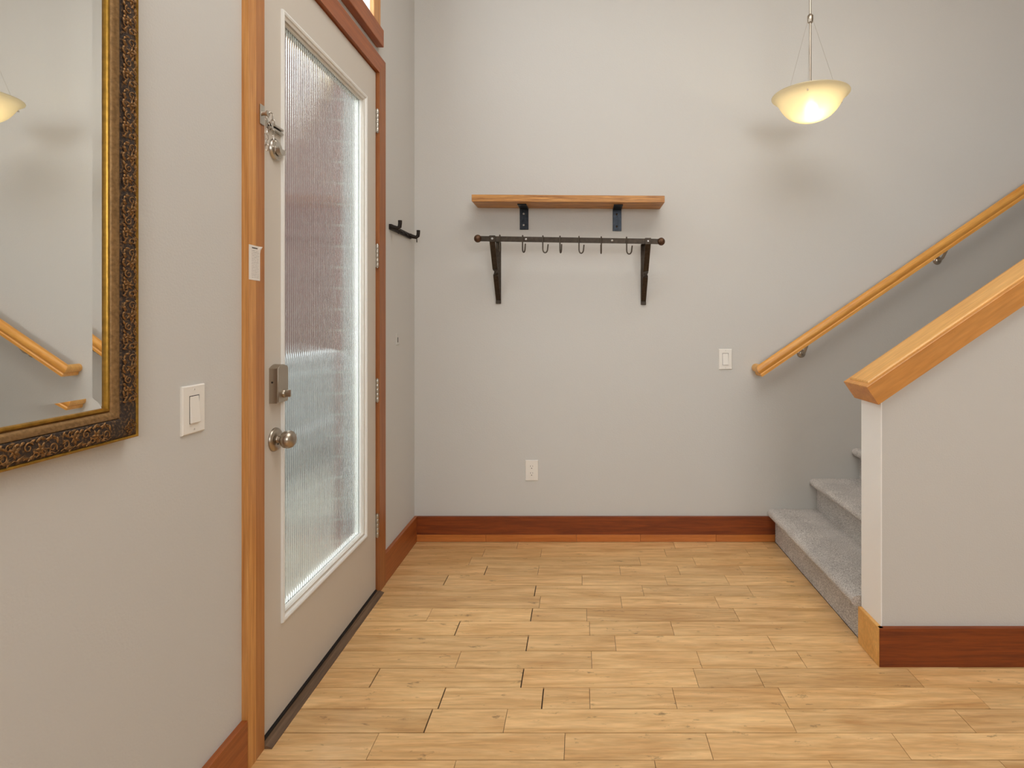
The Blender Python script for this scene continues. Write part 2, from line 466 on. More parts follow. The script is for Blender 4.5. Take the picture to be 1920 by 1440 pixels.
obj('beam', sloped_box((1.0795, 0.9565), 3.05, 0.0, 0.078, CY0, CY1, 0.0, 0.002), 'cap_wood_shaded', cap)
obj('top_board', sloped_box((1.0795, 0.9565), 3.05, 0.078, 0.0835, CY0 + 0.020, CY1 - 0.020, 0.020, 0.0045), 'cap_wood', cap)

# ------------------------------------------------------------------ carpeted stairs
st = thing('staircase', (1.10, 2.67, 0), 'stairs covered in grey carpet rising beside the half wall', 'stairs')
rise0, rise, run, RX = 0.182, 0.174, 0.2415, 1.102
for k in range(9):
    xr = RX + run * k; zb = 0.0 if k == 0 else rise0 + rise * (k - 1); zt = rise0 + rise * k
    nose = 0.040; th = 0.044
    poly = [(xr, zb), (xr, zt - th - 0.004)]
    for j in range(9):      # rolled nosing
        a = math.radians(-90 - 22.5 * j)
        poly.append((xr - nose + 0.022 + 0.024 * math.cos(a), zt - th / 2 + th / 2 * math.sin(a)))
    poly += [(xr + 0.06, zt + 0.0015), (xr + run * 0.6, zt - 0.001), (xr + run + 0.012, zt), (xr + run + 0.012, zb)]
    bm = prism(poly, lambda p: Vector((p[0], HY1 + 0.002, p[1])), lambda p: Vector((p[0], YB - 0.002, p[1])))
    obj('carpeted_step', bm, 'carpet', st, smooth=True)

# ------------------------------------------------------------------ baseboards at the back and left
bb = thing('baseboard_back', (0, YB, 0), 'reddish fir baseboard along the shelf wall', 'baseboard', kind='structure')
obj('board', box(XW + 0.018, RX - 0.001, YB - 0.018, YB, 0.042, 0.143, 0.0012, 1), 'fir_x', bb)
sx = [XW + 0.018, -0.542, -0.027, 0.335, 0.764, RX - 0.001]
for i in range(5):
    obj('shoe_strip', box(sx[i] + 0.0006, sx[i + 1] - 0.0006, YB - 0.0186, YB, 0.002, 0.0415, 0.0006, 1), 'fir_shoe', bb)
bl = thing('baseboard_left', (XW, 2.9, 0), 'reddish fir baseboard running from the door casing to the corner', 'baseboard', kind='structure')
obj('board', box(XW, XW + 0.018, 2.6495, YB - 0.0002, 0.0, 0.143, 0.0012, 1), 'fir_y', bl)
obj('board', box(XW, XW + 0.018, YR, 1.555, 0.0, 0.143, 0.0012, 1), 'fir_y', bl)

# ------------------------------------------------------------------ door casing and jamb
CW, CT = 0.080, 0.019
df = thing('trim_1', (XW, 2.1, 0), 'honey fir casing framing the glazed entry door', 'door casing', kind='structure')
def casing(y0, y1, z0, z1, mitre):
    return box(XW, XW + CT, y0, y1, z0, z1, 0.0015, 1)
def leg_poly(yi, yo):       # mitred leg
    return prism([(yi, 0.0), (yo, 0.0), (yo, DZ1 + CW), (yi, DZ1)], lambda p: Vector((XW, p[0], p[1])), lambda p: Vector((XW + CT, p[0], p[1])))
ym = DY0 - 0.043
M['fir_inner'] = wood('fir_inner_strip', lin(160, 98, 46), lin(192, 134, 80), (26, 26, 0.9), 3.2, 0.4, 0.5)
obj('casing_leg', prism([(ym, 0.0), (DY0 - CW, 0.0), (DY0 - CW, DZ1 + CW), (ym, DZ1 + 0.043)], lambda p: Vector((XW, p[0], p[1])), lambda p: Vector((XW + CT, p[0], p[1]))), 'fir', df)
obj('casing_leg', prism([(DY0, 0.0), (ym + 0.0004, 0.0), (ym + 0.0004, DZ1 + 0.0426), (DY0, DZ1)], lambda p: Vector((XW, p[0], p[1])), lambda p: Vector((XW + CT - 0.0006, p[0], p[1]))), 'fir_inner', df)
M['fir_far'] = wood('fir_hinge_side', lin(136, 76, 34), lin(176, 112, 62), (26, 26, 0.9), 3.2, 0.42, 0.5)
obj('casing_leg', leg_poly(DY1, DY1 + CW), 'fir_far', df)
hd = prism([(DY0, DZ1), (DY1, DZ1), (DY1 + CW, DZ1 + CW), (DY0 - CW, DZ1 + CW)], lambda p: Vector((XW, p[0], p[1])), lambda p: Vector((XW + CT, p[0], p[1])))
obj('head_casing', hd, 'fir_y', df)
# inner wooden edge (room side) and white weather side of the jamb
JX = -1.103
for (a, b) in ((DY0 - 0.014, DY0 + 0.004), (DY1 - 0.004, DY1 + 0.014)):
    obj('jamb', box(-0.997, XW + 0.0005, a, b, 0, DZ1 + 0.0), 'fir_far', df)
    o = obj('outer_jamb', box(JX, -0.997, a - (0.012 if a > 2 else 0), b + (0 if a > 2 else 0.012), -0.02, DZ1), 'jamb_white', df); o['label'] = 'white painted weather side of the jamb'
obj('head_jamb', box(-0.997, XW + 0.0005, DY0 - 0.012, DY1 + 0.012, DZ1 - 0.004, DZ1 + 0.014), 'fir_y', df)
obj('outer_jamb', box(JX, -0.997, DY0 - 0.012, DY1 + 0.012, DZ1 - 0.016, DZ1 + 0.014), 'white_trim', df)
tr = thing('added_window_2', (XW, 2.08, 2.53), 'guessed window with fir casing, added for daylight above the entry door', 'window', kind='structure')  # added for daylight; only a sliver of the lower trim is known
obj('sill_casing', box(XW, XW + 0.034, 1.58, 2.582, 2.530, 2.610, 0.002, 1), 'fir_y', tr)
obj('head_casing', box(XW, XW + 0.019, 1.58, 2.582, TZ1, TZ1 + 0.08, 0.002, 1), 'fir_y', tr)
obj('side_casing', box(XW, XW + 0.019, TY1, 2.582, 2.6105, TZ1 - 0.0005, 0.002, 1), 'fir', tr)
obj('side_casing', box(XW, XW + 0.019, 1.58, TY0, 2.6105, TZ1 - 0.0005, 0.002, 1), 'fir', tr)
obj('pane', box(XW - 0.10, XW - 0.096, TY0, TY1, TZ0, TZ1), 'clear_pane', tr)

th_ = thing('trim_3', (-0.95, 2.1, 0), 'worn dark wood threshold under the entry door', 'threshold', kind='structure')
obj('sill', prism([(-1.12, -0.02), (-1.12, 0.006), (-0.962, 0.010), (-0.932, 0.010), (-0.913, 0.002), (-0.913, -0.004)],
    lambda p: Vector((p[0], DY0 - 0.0, p[1])), lambda p: Vector((p[0], DY1, p[1]))), 'threshold', th_)
obj('weather_strip', box(-0.956, -0.944, DY0 + 0.006, DY1 - 0.006, 0.0095, 0.017), 'rubber', th_)

# ------------------------------------------------------------------ the door
XD = -0.950; DT = 0.044
dy0, dy1, dz0, dz1 = DY0 + 0.007, DY1 - 0.007, 0.020, DZ1 - 0.006
gy0, gy1, gz0, gz1 = 1.778, 2.424, 0.330, 2.226      # glass opening
door = thing('door_1', (XD, 2.1, 0.02), 'cream painted entry door with one tall reeded glass pane', 'door', kind='structure')
bm = bmesh.new()
addbox(bm, XD - DT, XD, dy0, gy0, dz0, dz1); addbox(bm, XD - DT, XD, gy1, dy1, dz0, dz1)
addbox(bm, XD - DT, XD, gy0, gy1, dz0, gz0); addbox(bm, XD - DT, XD, gy0, gy1, gz1, dz1)
bmesh.ops.remove_doubles(bm, verts=bm.verts, dist=1e-5)
obj('slab', bm, 'door_paint', door)
obj('door_sweep', box(XD - DT, XD - 0.004, dy0, dy1, 0.0165, 0.0205), 'rubber', door)
# moulding round the glass: a sweep with mitred corners
def rect_loop(prof, a0, a1, b0, b1, mk):
    """prof: list of (outset, height); loops round the rectangle; mk(a, b, h) gives the point"""
    bm = bmesh.new(); rows = []
    for (t, h) in prof:
        rows.append([bm.verts.new(mk(a0 - t, b0 - t, h)), bm.verts.new(mk(a1 + t, b0 - t, h)),
                     bm.verts.new(mk(a1 + t, b1 + t, h)), bm.verts.new(mk(a0 - t, b1 + t, h))])
    for i in range(len(rows) - 1):
        for k in range(4): bm.faces.new((rows[i][k], rows[i][(k + 1) % 4], rows[i + 1][(k + 1) % 4], rows[i + 1][k]))
    return bm
lf = obj('lite_frame', rect_loop([(-0.004, -0.0188), (-0.004, -0.013), (0.0, -0.009), (0.006, 0.000), (0.010, 0.001), (0.012, 0.006), (0.018, 0.0085), (0.023, 0.0075), (0.0245, 0.0)],
    gy0, gy1, gz0, gz1, lambda a, b, h: Vector((XD + h, a, b))), 'lite_paint', door)
obj('lite_frame', rect_loop([(-0.004, -0.0242), (-0.004, -DT - 0.002), (0.018, -DT - 0.008), (0.024, -DT)],
    gy0, gy1, gz0, gz1, lambda a, b, h: Vector((XD + h, a, b))), 'lite_paint', door)
# reeded pane: convex vertical flutes towards the room, flat outside
def reeded(y0, y1, z0, z1, xf, pitch, depth, tk):
    bm = bmesh.new(); n = int(round((y1 - y0) / pitch)); ys = []; xs = []
    us = (0.0, 0.05, 0.10, 0.17, 0.34, 0.5, 0.66, 0.83, 0.90, 0.95); groove = 0.0007
    for i in range(n):
        for u in us:
            e = abs(2 * u - 1)                       # 0 in the middle of a reed, 1 in the groove
            cut = max(0.0, (e - 0.66) / 0.34)
            ys.append(y0 + (i + u) * (y1 - y0) / n); xs.append(xf + depth * (1 - e * e) - groove * cut ** 1.6)
    ys.append(y1); xs.append(xf)
    f0 = [bm.verts.new((x, y, z0)) for x, y in zip(xs, ys)]; f1 = [bm.verts.new((x, y, z1)) for x, y in zip(xs, ys)]
    b0 = [bm.verts.new((xf - tk, y, z0)) for y in ys]; b1 = [bm.verts.new((xf - tk, y, z1)) for y in ys]
    for i in range(len(ys) - 1):
        bm.faces.new((f0[i], f0[i + 1], f1[i + 1], f1[i])); bm.faces.new((b0[i + 1], b0[i], b1[i], b1[i + 1]))
        bm.faces.new((f1[i], f1[i + 1], b1[i + 1], b1[i])); bm.faces.new((f0[i + 1], f0[i], b0[i], b0[i + 1]))
    bm.faces.new((f0[0], f1[0], b1[0], b0[0])); bm.faces.new((f0[-1], b0[-1], b1[-1], f1[-1]))
    return bm
gp = obj('reeded_pane', reeded(gy0 + 0.0005, gy1 - 0.0005, gz0 + 0.0005, gz1 - 0.0005, XD - 0.0195, 0.0138, 0.00022, 0.0045), 'glass', door, smooth=True)
gp['label'] = 'pane of clear glass with fine vertical reeding'
# hinges
for zc in (2.1825, 1.5586, 0.937, 0.313):
    h = bpy.data.objects.new('hinge', None); C.objects.link(h); h.location = (XD + 0.005, dy1 + 0.003, zc); attach(h, door)
    for i in range(5):
        za = zc - 0.052 + i * 0.0208
        obj('knuckle', lathe([(0.0, 0), (0.0062, 0.0), (0.0068, 0.001), (0.0068, 0.0192), (0.0062, 0.0202), (0.0, 0.0202)], (XD + 0.0075, dy1 + 0.0022, za), 'Z', 14), 'steel_hinge', h, True)
    obj('pin', lathe([(0.0, -0.003), (0.004, -0.003), (0.004, 0.109), (0.0, 0.110)], (XD + 0.0075, dy1 + 0.0022, zc - 0.053), 'Z', 10), 'steel_hinge', h, True)
    obj('leaf', box(XD - 0.0005, XD + 0.0018, dy1 - 0.0015, dy1 + 0.0060, zc - 0.052, zc + 0.052), 'steel_hinge', h)
# knob
KY = 1.7185
k = bpy.data.objects.new('door_handle', None); C.objects.link(k); k.location = (XD, KY, 0.895); attach(k, door)
k['label'] = 'satin nickel round doorknob on a round rose'
obj('rose', lathe([(0, 0), (0.037, 0.0), (0.0368, 0.003), (0.034, 0.007), (0.024, 0.0105), (0.0, 0.0105)], (XD, KY, 0.895), 'X', 40), 'nickel', k, True)
obj('neck', lathe([(0, 0.009), (0.013, 0.009), (0.0105, 0.014), (0.0105, 0.021), (0.014, 0.026), (0, 0.026)], (XD, KY, 0.895), 'X', 28), 'nickel', k, True)
obj('knob', lathe([(0, 0.020), (0.012, 0.0205), (0.020, 0.0245), (0.0255, 0.031), (0.0278, 0.039), (0.0275, 0.046), (0.0245, 0.054), (0.018, 0.0595), (0.009, 0.0622), (0, 0.063)], (XD, KY, 0.895), 'X', 40), 'nickel', k, True)
obj('keyhole', box(XD + 0.008, XD + 0.0112, KY - 0.003, KY + 0.003, 0.879, 0.885), 'slot', k)
# electronic deadbolt housing
q = bpy.data.objects.new('deadbolt', None); C.objects.link(q); q.location = (XD, KY, 1.06); attach(q, door)
q['label'] = 'brushed nickel electronic deadbolt housing with thumb turn'
bm = bmesh.new(); prof = [(-0.0315, 1.0105), (0.0315, 1.0105), (0.0315, 1.118)]
for j in range(1, 8):
    u = j / 8; prof.append((0.0315 - 0.063 * u, 1.118 + 0.011 * math.sin(math.pi * u)))
prof.append((-0.0315, 1.118))
bm = prism(prof, lambda p: Vector((XD, KY + p[0], p[1])), lambda p: Vector((XD + 0.027, KY + p[0] * 0.97, 1.065 + (p[1] - 1.065) * 0.985)))
bmesh.ops.bevel(bm, geom=[e for e in bm.edges if min(v.co.x for v in e.verts) > XD + 0.02], offset=0.003, segments=3, affect='EDGES')
obj('housing', bm, 'nickel', q, True)
obj('turn_collar', lathe([(0, 0.026), (0.0135, 0.026), (0.0135, 0.030), (0.012, 0.032), (0, 0.032)], (XD, KY + 0.006, 1.037), 'X', 28), 'nickel', q, True)
obj('thumb_turn', box(XD + 0.031, XD + 0.047, KY + 0.0035, KY + 0.0085, 1.026, 1.048, 0.002, 2), 'nickel', q, True)
obj('side_screw', lathe([(0, 0.0), (0.003, 0.0), (0.003, -0.0015), (0, -0.0015)], (XD + 0.010, KY - 0.0315, 1.075), 'Y', 12), 'slot', q, True)
# upper one-sided deadbolt
q2 = bpy.data.objects.new('upper_deadbolt', None); C.objects.link(q2); q2.location = (XD, KY, 1.79); attach(q2, door)
q2['label'] = 'round steel deadbolt rose with a thumb turn high on the door'
obj('rose', lathe([(0, 0), (0.034, 0), (0.0335, 0.004), (0.030, 0.0085), (0.020, 0.010), (0, 0.010)], (XD, KY, 1.792), 'X', 40), 'steel_hinge', q2, True)
obj('turn_hub', lathe([(0, 0.009), (0.011, 0.009), (0.010, 0.015), (0, 0.016)], (XD, KY, 1.792), 'X', 24), 'steel_hinge', q2, True)
tt = [(0.021 * math.cos(math.pi * j / 12), -0.021 * math.sin(math.pi * j / 12)) for j in range(13)]
obj('thumb_turn', prism(tt, lambda p: Vector((XD + 0.012, KY + 0.002 + p[0], 1.794 + p[1])), lambda p: Vector((XD + 0.024, KY + 0.002 + p[0] * 0.9, 1.794 + p[1] * 0.9))), 'steel_hinge', q2)
# chain track on the door
ck = bpy.data.objects.new('chain_track', None); C.objects.link(ck); ck.location = (XD, KY, 1.855); attach(ck, door)
ck['label'] = 'slotted steel track of the door chain'
obj('track_plate', box(XD, XD + 0.003, 1.668, 1.752, 1.842, 1.868, 0.001, 1), 'steel_hinge', ck)
obj('track_lip', box(XD + 0.003, XD + 0.013, 1.674, 1.748, 1.858, 1.865, 0.0015, 1), 'steel_hinge', ck)
obj('track_lip', box(XD + 0.003, XD + 0.013, 1.674, 1.748, 1.845, 1.852, 0.0015, 1), 'steel_hinge', ck)
obj('track_slot', box(XD + 0.003, XD + 0.0045, 1.676, 1.746, 1.852, 1.858), 'slot', ck)
# ------------------------------------------------------------------ chain hanging from the casing
XC = XW + CT
ch = thing('door_chain', (XC, 1.622, 1.86), 'slack steel security chain hanging from a small plate on the door casing', 'door chain')
obj('holder_plate', box(XC, XC + 0.003, 1.610, 1.632, 1.836, 1.894, 0.001, 1), 'steel_hinge', ch)
obj('holder_post', lathe([(0, 0), (0.006, 0), (0.006, 0.012), (0.009, 0.014), (0.009, 0.017), (0, 0.018)], (XC + 0.003, 1.620, 1.868), 'X', 16), 'steel_hinge', ch, True)
def link(c, rot, L=0.019, W=0.0085, r=0.0013):
    pts = []
    for j in range(16):
        a = 2 * math.pi * j / 16; x = W / 2 * math.cos(a); z = (L - W) / 2 * (1 if math.sin(a) >= 0 else -1) + W / 2 * math.sin(a)
        pts.append((x, 0, z))
    bm = tube(pts, r, 6, closed=True)
    bmesh.ops.rotate(bm, cent=(0, 0, 0), matrix=rot, verts=bm.verts); bmesh.ops.translate(bm, vec=c, verts=bm.verts)
    return bm
pathl = []
A = Vector((XC + 0.016, 1.620, 1.862)); NL = 7
for j in range(NL): pathl.append((A + Vector((0.000, 0.004 * math.sin(j), -0.0155 * j)), 0.0))
B = Vector((XC + 0.030, 1.634, 1.862 - 0.0155 * (NL - 1)))
for j in range(NL): pathl.append((B + Vector((-0.001 * j, 0.002 * math.cos(j), 0.0155 * j)), 0.0))
for j, (c, _) in enumerate(pathl):
    rot = Matrix.Rotation(math.radians(90 * (j % 2) + 28 + 9 * math.sin(j * 2.1)), 3, 'Z') @ Matrix.Rotation(math.radians(5 * math.sin(j)), 3, 'Y')
    obj('chain_link', link(c, rot), 'steel_hinge', ch, True)
obj('slide_end', tube([A + Vector((0.0, 0, 0.006)), A + Vector((0.006, 0.006, 0.012)), B + Vector((-0.007, 0.0, 0.0155 * (NL - 1) + 0.012))], 0.002, 8), 'steel_hinge', ch, True)

# ------------------------------------------------------------------ printed sticker on the casing
def sticker_mat():
    m, nt, p = newmat('printed_label')
    tc = node(nt, 'ShaderNodeTexCoord'); sp = node(nt, 'ShaderNodeSeparateXYZ'); nt.links.new(tc.outputs['Generated'], sp.inputs[0])
    wv = node(nt, 'ShaderNodeMath', operation='MULTIPLY'); nt.links.new(sp.outputs['Z'], wv.inputs[0]); wv.inputs[1].default_value = 21
    fr = node(nt, 'ShaderNodeMath', operation='FRACT'); nt.links.new(wv.outputs[0], fr.inputs[0])
    ln = node(nt, 'ShaderNodeMath', operation='GREATER_THAN'); nt.links.new(fr.outputs[0], ln.inputs[0]); ln.inputs[1].default_value = 0.55
    nz = node(nt, 'ShaderNodeTexNoise'); nz.inputs['Scale'].default_value = 1.0; nz.inputs['Detail'].default_value = 1
    mp = node(nt, 'ShaderNodeMapping'); mp.inputs['Scale'].default_value = (1, 42, 22); nt.links.new(tc.outputs['Generated'], mp.inputs[0]); nt.links.new(mp.outputs[0], nz.inputs['Vector'])
    g2 = node(nt, 'ShaderNodeMath', operation='GREATER_THAN'); nt.links.new(nz.outputs['Fac'], g2.inputs[0]); g2.inputs[1].default_value = 0.45
    ink = node(nt, 'ShaderNodeMath', operation='MULTIPLY'); nt.links.new(ln.outputs[0], ink.inputs[0]); nt.links.new(g2.outputs[0], ink.inputs[1])
    def inside(sock, a, b, prev):
        x = node(nt, 'ShaderNodeMath', operation='GREATER_THAN'); nt.links.new(sock, x.inputs[0]); x.inputs[1].default_value = a
        y = node(nt, 'ShaderNodeMath', operation='LESS_THAN'); nt.links.new(sock, y.inputs[0]); y.inputs[1].default_value = b
        z = node(nt, 'ShaderNodeMath', operation='MULTIPLY'); nt.links.new(x.outputs[0], z.inputs[0]); nt.links.new(y.outputs[0], z.inputs[1])
        if prev is None: return z.outputs[0]
        w_ = node(nt, 'ShaderNodeMath', operation='MULTIPLY'); nt.links.new(z.outputs[0], w_.inputs[0]); nt.links.new(prev, w_.inputs[1]); return w_.outputs[0]
    a = inside(sp.outputs['Y'], 0.22, 0.86, inside(sp.outputs['Z'], 0.06, 0.88, ink.outputs[0]))
    hdr = inside(sp.outputs['Y'], 0.25, 0.72, inside(sp.outputs['Z'], 0.905, 0.94, None))
    s1 = node(nt, 'ShaderNodeMath', operation='MULTIPLY'); nt.links.new(a, s1.inputs[0]); s1.inputs[1].default_value = 0.45
    s2 = node(nt, 'ShaderNodeMath', operation='ADD', use_clamp=True); nt.links.new(s1.outputs[0], s2.inputs[0]); nt.links.new(hdr, s2.inputs[1])
    mx = node(nt, 'ShaderNodeMix', data_type='RGBA'); nt.links.new(s2.outputs[0], mx.inputs['Factor'])
    mx.inputs['A'].default_value = lin(228, 222, 214); mx.inputs['B'].default_value = lin(70, 62, 56)
    nt.links.new(mx.outputs['Result'], p.inputs['Base Color']); p.inputs['Roughness'].default_value = 0.5
    return m
bm = bmesh.new(); gr = []
for i in range(7):
    r_ = []
    for j in range(11):
        u, v = i / 6, j / 10
        curl = 0.006 * max(0, (u - 0.72) / 0.28) ** 2 * max(0, (v - 0.86) / 0.14)
        r_.append(bm.verts.new((XC + 0.0008 + curl, 1.5575 + 0.0535 * u + (0.003 * max(0, (v - 0.9) / 0.1) * u), 1.3795 + 0.099 * v - 0.001 * u)))
    gr.append(r_)
for i in range(6):
    for j in range(10): bm.faces.new((gr[i][j], gr[i + 1][j], gr[i + 1][j + 1], gr[i][j + 1]))
ex = bmesh.ops.extrude_face_region(bm, geom=list(bm.faces))
bmesh.ops.translate(bm, vec=(-0.0006, 0, 0), verts=[g for g in ex['geom'] if isinstance(g, bmesh.types.BMVert)])
tag(obj('paper_label', bm, sticker_mat()), 'white printed paper label stuck on the door casing, one corner curling', 'label')

# ------------------------------------------------------------------ wall plates
def plate(axis, c, w_, h, name, label, cat, kind):
    """axis 'B' = on back wall (faces -Y), 'L' = on left wall (faces +X). local u right, v up, t out"""
    if axis == 'B': f = lambda u, v, t: Vector((c[0] + u, YB - t, c[1] + v)); base = (c[0], YB, c[1])
    else: f = lambda u, v, t: Vector((XW + t, c[0] + u, c[1] + v)); base = (XW, c[0], c[1])
    T = thing(name, base, label, cat)
    def slab(nm, u0, u1, v0, v1, t0, t1, m, ch_=0.0, tilt=0.0):
        bm = bmesh.new(); V = []
        for (t, i) in ((t0, 0), (t1 - ch_, 0), (t1, ch_)):
            V.append([bm.verts.new(f(u, v, t + tilt * (v - (v0 + v1) / 2) * (1 if t > t0 else 0))) for u, v in ((u0 + i, v0 + i), (u1 - i, v0 + i), (u1 - i, v1 - i), (u0 + i, v1 - i))])
        for a in range(2):
            for k_ in range(4): bm.faces.new((V[a][k_], V[a][(k_ + 1) % 4], V[a + 1][(k_ + 1) % 4], V[a + 1][k_]))
        bm.faces.new(V[0][::-1]); bm.faces.new(V[2])
        return obj(nm, bm, m, T)
    slab('plate', -w_ / 2, w_ / 2, -h / 2, h / 2, 0, 0.0062, 'plastic', 0.0025)
    def disc(nm, u, v, r, t, m, n=14):
        bm = bmesh.new()
        a = [bm.verts.new(f(u + r * math.cos(2 * math.pi * k_ / n), v + r * math.sin(2 * math.pi * k_ / n), 0.006)) for k_ in range(n)]
        b = [bm.verts.new(f(u + r * math.cos(2 * math.pi * k_ / n), v + r * math.sin(2 * math.pi * k_ / n), t)) for k_ in range(n)]
        for k_ in range(n): bm.faces.new((a[k_], a[(k_ + 1) % n], b[(k_ + 1) % n], b[k_]))
        bm.faces.new(b); bm.faces.new(a[::-1])
        return obj(nm, bm, m, T)
    if kind == 'switch':
        slab('gap', -0.0172, 0.0172, -0.034, 0.034, 0.005, 0.0066, 'slot')
        slab('rocker', -0.0160, 0.0160, -0.0328, 0.0328, 0.005, 0.0092, 'plastic', 0.0008, -0.075)
        for s in (-1, 1):
            disc('screw', 0, s * 0.0485, 0.0030, 0.0070, 'plastic'); slab('screw_slot', -0.0005, 0.0005, s * 0.0485 - 0.0022, s * 0.0485 + 0.0022, 0.0066, 0.00715, 'slot')
    elif kind == 'outlet':
        for s in (-1, 1):
            vz = s * 0.0195
            disc('receptacle', 0, vz, 0.0165, 0.0078, 'plastic', 24)
            slab('slot', -0.0072, -0.0052, vz + 0.0015, vz + 0.0095, 0.0070, 0.0080, 'slot'); slab('slot', 0.0052, 0.0070, vz + 0.0022, vz + 0.0088, 0.0070, 0.0080, 'slot')
            disc('ground_hole', 0, vz - 0.0068, 0.0026, 0.0080, 'slot')
        disc('screw', 0, 0, 0.0026, 0.0072, 'plastic')
    return T
plate('B', (0.8215, 1.0375), 0.075, 0.1155, 'light_switch', 'small white rocker switch near the lower end of the handrail', 'light switch', 'switch')
plate('L', (1.357, 1.048), 0.079, 0.1175, 'light_switch', 'white rocker switch between the gilt mirror and the door casing', 'light switch', 'switch')
plate('B', (-0.283, 0.4035), 0.0735, 0.1165, 'wall_outlet', 'white duplex outlet low on the wall under the shelf', 'outlet', 'outlet')
jk = thing('jack_plate', (XW, 2.872, 1.162), 'tiny wall coloured jack plate below the dark coat hooks', 'wall plate')
obj('plate', box(XW, XW + 0.0035, 2.848, 2.897, 1.134, 1.190, 0.001, 1), 'wall', jk)
obj('jack', box(XW + 0.003, XW + 0.0045, 2.866, 2.873, 1.146, 1.172), 'slot', jk)

# ------------------------------------------------------------------ shelf on steel brackets
sh = thing('wall_shelf', (-0.07, YB, 1.90), 'thick oak board shelf on two black steel brackets', 'shelf')
SX0, SX1, SD, STH = -0.591, 0.449, 0.180, 0.037
tl = -0.0067
poly = [(SX0, 1.9005), (SX1, 1.9005 + tl), (SX1, 1.9005 + tl + STH), (SX0, 1.9005 + STH)]
bm = prism(poly, lambda p: Vector((p[0], YB - SD, p[1])), lambda p: Vector((p[0], YB - 0.0005, p[1])))
bmesh.ops.bevel(bm, geom=list(bm.edges), offset=0.0015, segments=1, affect='EDGES')
obj('board', bm, 'oak_shelf', sh)
for n_, (x0, x1) in enumerate(((-0.351, -0.3015), (0.179, 0.2285))):
    br = bpy.data.objects.new('bracket', None); C.objects.link(br)
    zb = 1.9003 + tl * ((x0 + x1) / 2 - SX0) / (SX1 - SX0)
    br.location = ((x0 + x1) / 2, YB, zb); attach(br, sh)
    obj('arm', box(x0, x1, YB - 0.128, YB, zb - 0.0055, zb, 0.001, 1), 'mill_steel', br)
    zl = 1.776 if n_ == 0 else 1.768
    obj('wall_leg', box(x0, x1, YB - 0.0055, YB, zl, zb - 0.0054, 0.001, 1), 'mill_steel', br)
    for bz in (zb - 0.032, zl + 0.026):
        obj('bolt', lathe([(0, 0), (0.0062, 0), (0.0058, -0.003), (0.003, -0.0048), (0, -0.005)], ((x0 + x1) / 2 - 0.002, YB - 0.0054, bz), 'Y', 14), 'bolt' if n_ == 0 else 'iron', br, True)

# ------------------------------------------------------------------ iron hook rail
BY = 2.950
zbar = lambda x: 1.694 + (x + 0.53) * (-0.0153 / 0.955)
hr = thing('hook_rail', (-0.06, YB, 1.36), 'forged iron rack with ball ends and twisted brackets under the shelf', 'coat rack')
def barbox(x0, x1, ya, yb, dz0, dz1):
    return prism([(x0, zbar(x0) + dz0), (x1, zbar(x1) + dz0), (x1, zbar(x1) + dz1), (x0, zbar(x0) + dz1)],
                 lambda p: Vector((p[0], ya, p[1])), lambda p: Vector((p[0], yb, p[1])))
obj('bar', barbox(-0.535, 0.412, BY - 0.003, BY + 0.003, -0.014, 0.014), 'iron', hr)
for x in (-0.551, 0.425):
    obj('ball_finial', ball((x, BY, zbar(x)), 0.0212, 24, (0.95, 1, 1)), 'rust_ball', hr, True)
for x in (-0.294, 0.1636):
    obj('rivet', lathe([(0, 0), (0.006, 0), (0.0055, -0.002), (0.003, -0.0035), (0, -0.0036)], (x, BY - 0.003, zbar(x)), 'Y', 12), 'bolt', hr, True)
for s, X in ((1, -0.4726), (-1, 0.354)):
    br = bpy.data.objects.new('bracket', None); C.objects.link(br); br.location = (X, YB, 1.35); attach(br, hr)
    z0 = 1.354 if X < 0 else 1.347; zt_ = zbar(X); hw_ = 0.0145
    obj('wall_strap', box(X - hw_, X + hw_, YB - 0.005, YB, z0, zt_ + 0.012, 0.001, 1), 'iron', br)
    obj('arm', box(X - hw_, X + hw_, BY + 0.003, YB - 0.004, zt_ + 0.008, zt_ + 0.0125, 0.0008, 1), 'iron', br)
    obj('hook_over', box(X - hw_ * 1.1, X + hw_ * 1.1, BY - 0.0075, BY - 0.003, zt_ - 0.017, zt_ + 0.0175, 0.0012, 1), 'iron', br)
    obj('bolt', lathe([(0, 0), (0.006, 0), (0.005, -0.003), (0, -0.004)], (X, BY - 0.0075, zt_), 'Y', 12), 'bolt', br, True)
    # flat brace running from the foot of the strap up to the bar, with one full twist
    bm = bmesh.new(); N = 40; rings = []
    P0 = Vector((X, YB - 0.007, z0 + 0.022)); P1 = Vector((X - 0.001 * s, BY + 0.001, zt_ - 0.014))
    dr = (P1 - P0).normalized(); wx = Vector((1, 0, 0)); nn = dr.cross(wx).normalized()
    for i in range(N + 1):
        u = i / N; ang = math.pi * min(1, max(0, (u - 0.44) / 0.10)); hwid = hw_ * (0.95 + 0.05 * u)
        a = wx * math.cos(ang) + nn * math.sin(ang); b = -wx * math.sin(ang) + nn * math.cos(ang)
        c = P0.lerp(P1, u)
        rings.append([bm.verts.new(c + a * sa * hwid + b * sb * 0.003) for sa, sb in ((-1, -1), (1, -1), (1, 1), (-1, 1))])
    for i in range(N):
        for k_ in range(4): bm.faces.new((rings[i][k_], rings[i][(k_ + 1) % 4], rings[i + 1][(k_ + 1) % 4], rings[i + 1][k_]))
    bm.faces.new(rings[0][::-1]); bm.faces.new(rings[-1])
    obj('twisted_brace', bm, 'iron', br)
    obj('foot_clip', box(X - hw_, X + hw_, YB - 0.010, YB - 0.0049, z0, z0 + 0.020, 0.001, 1), 'iron', br)

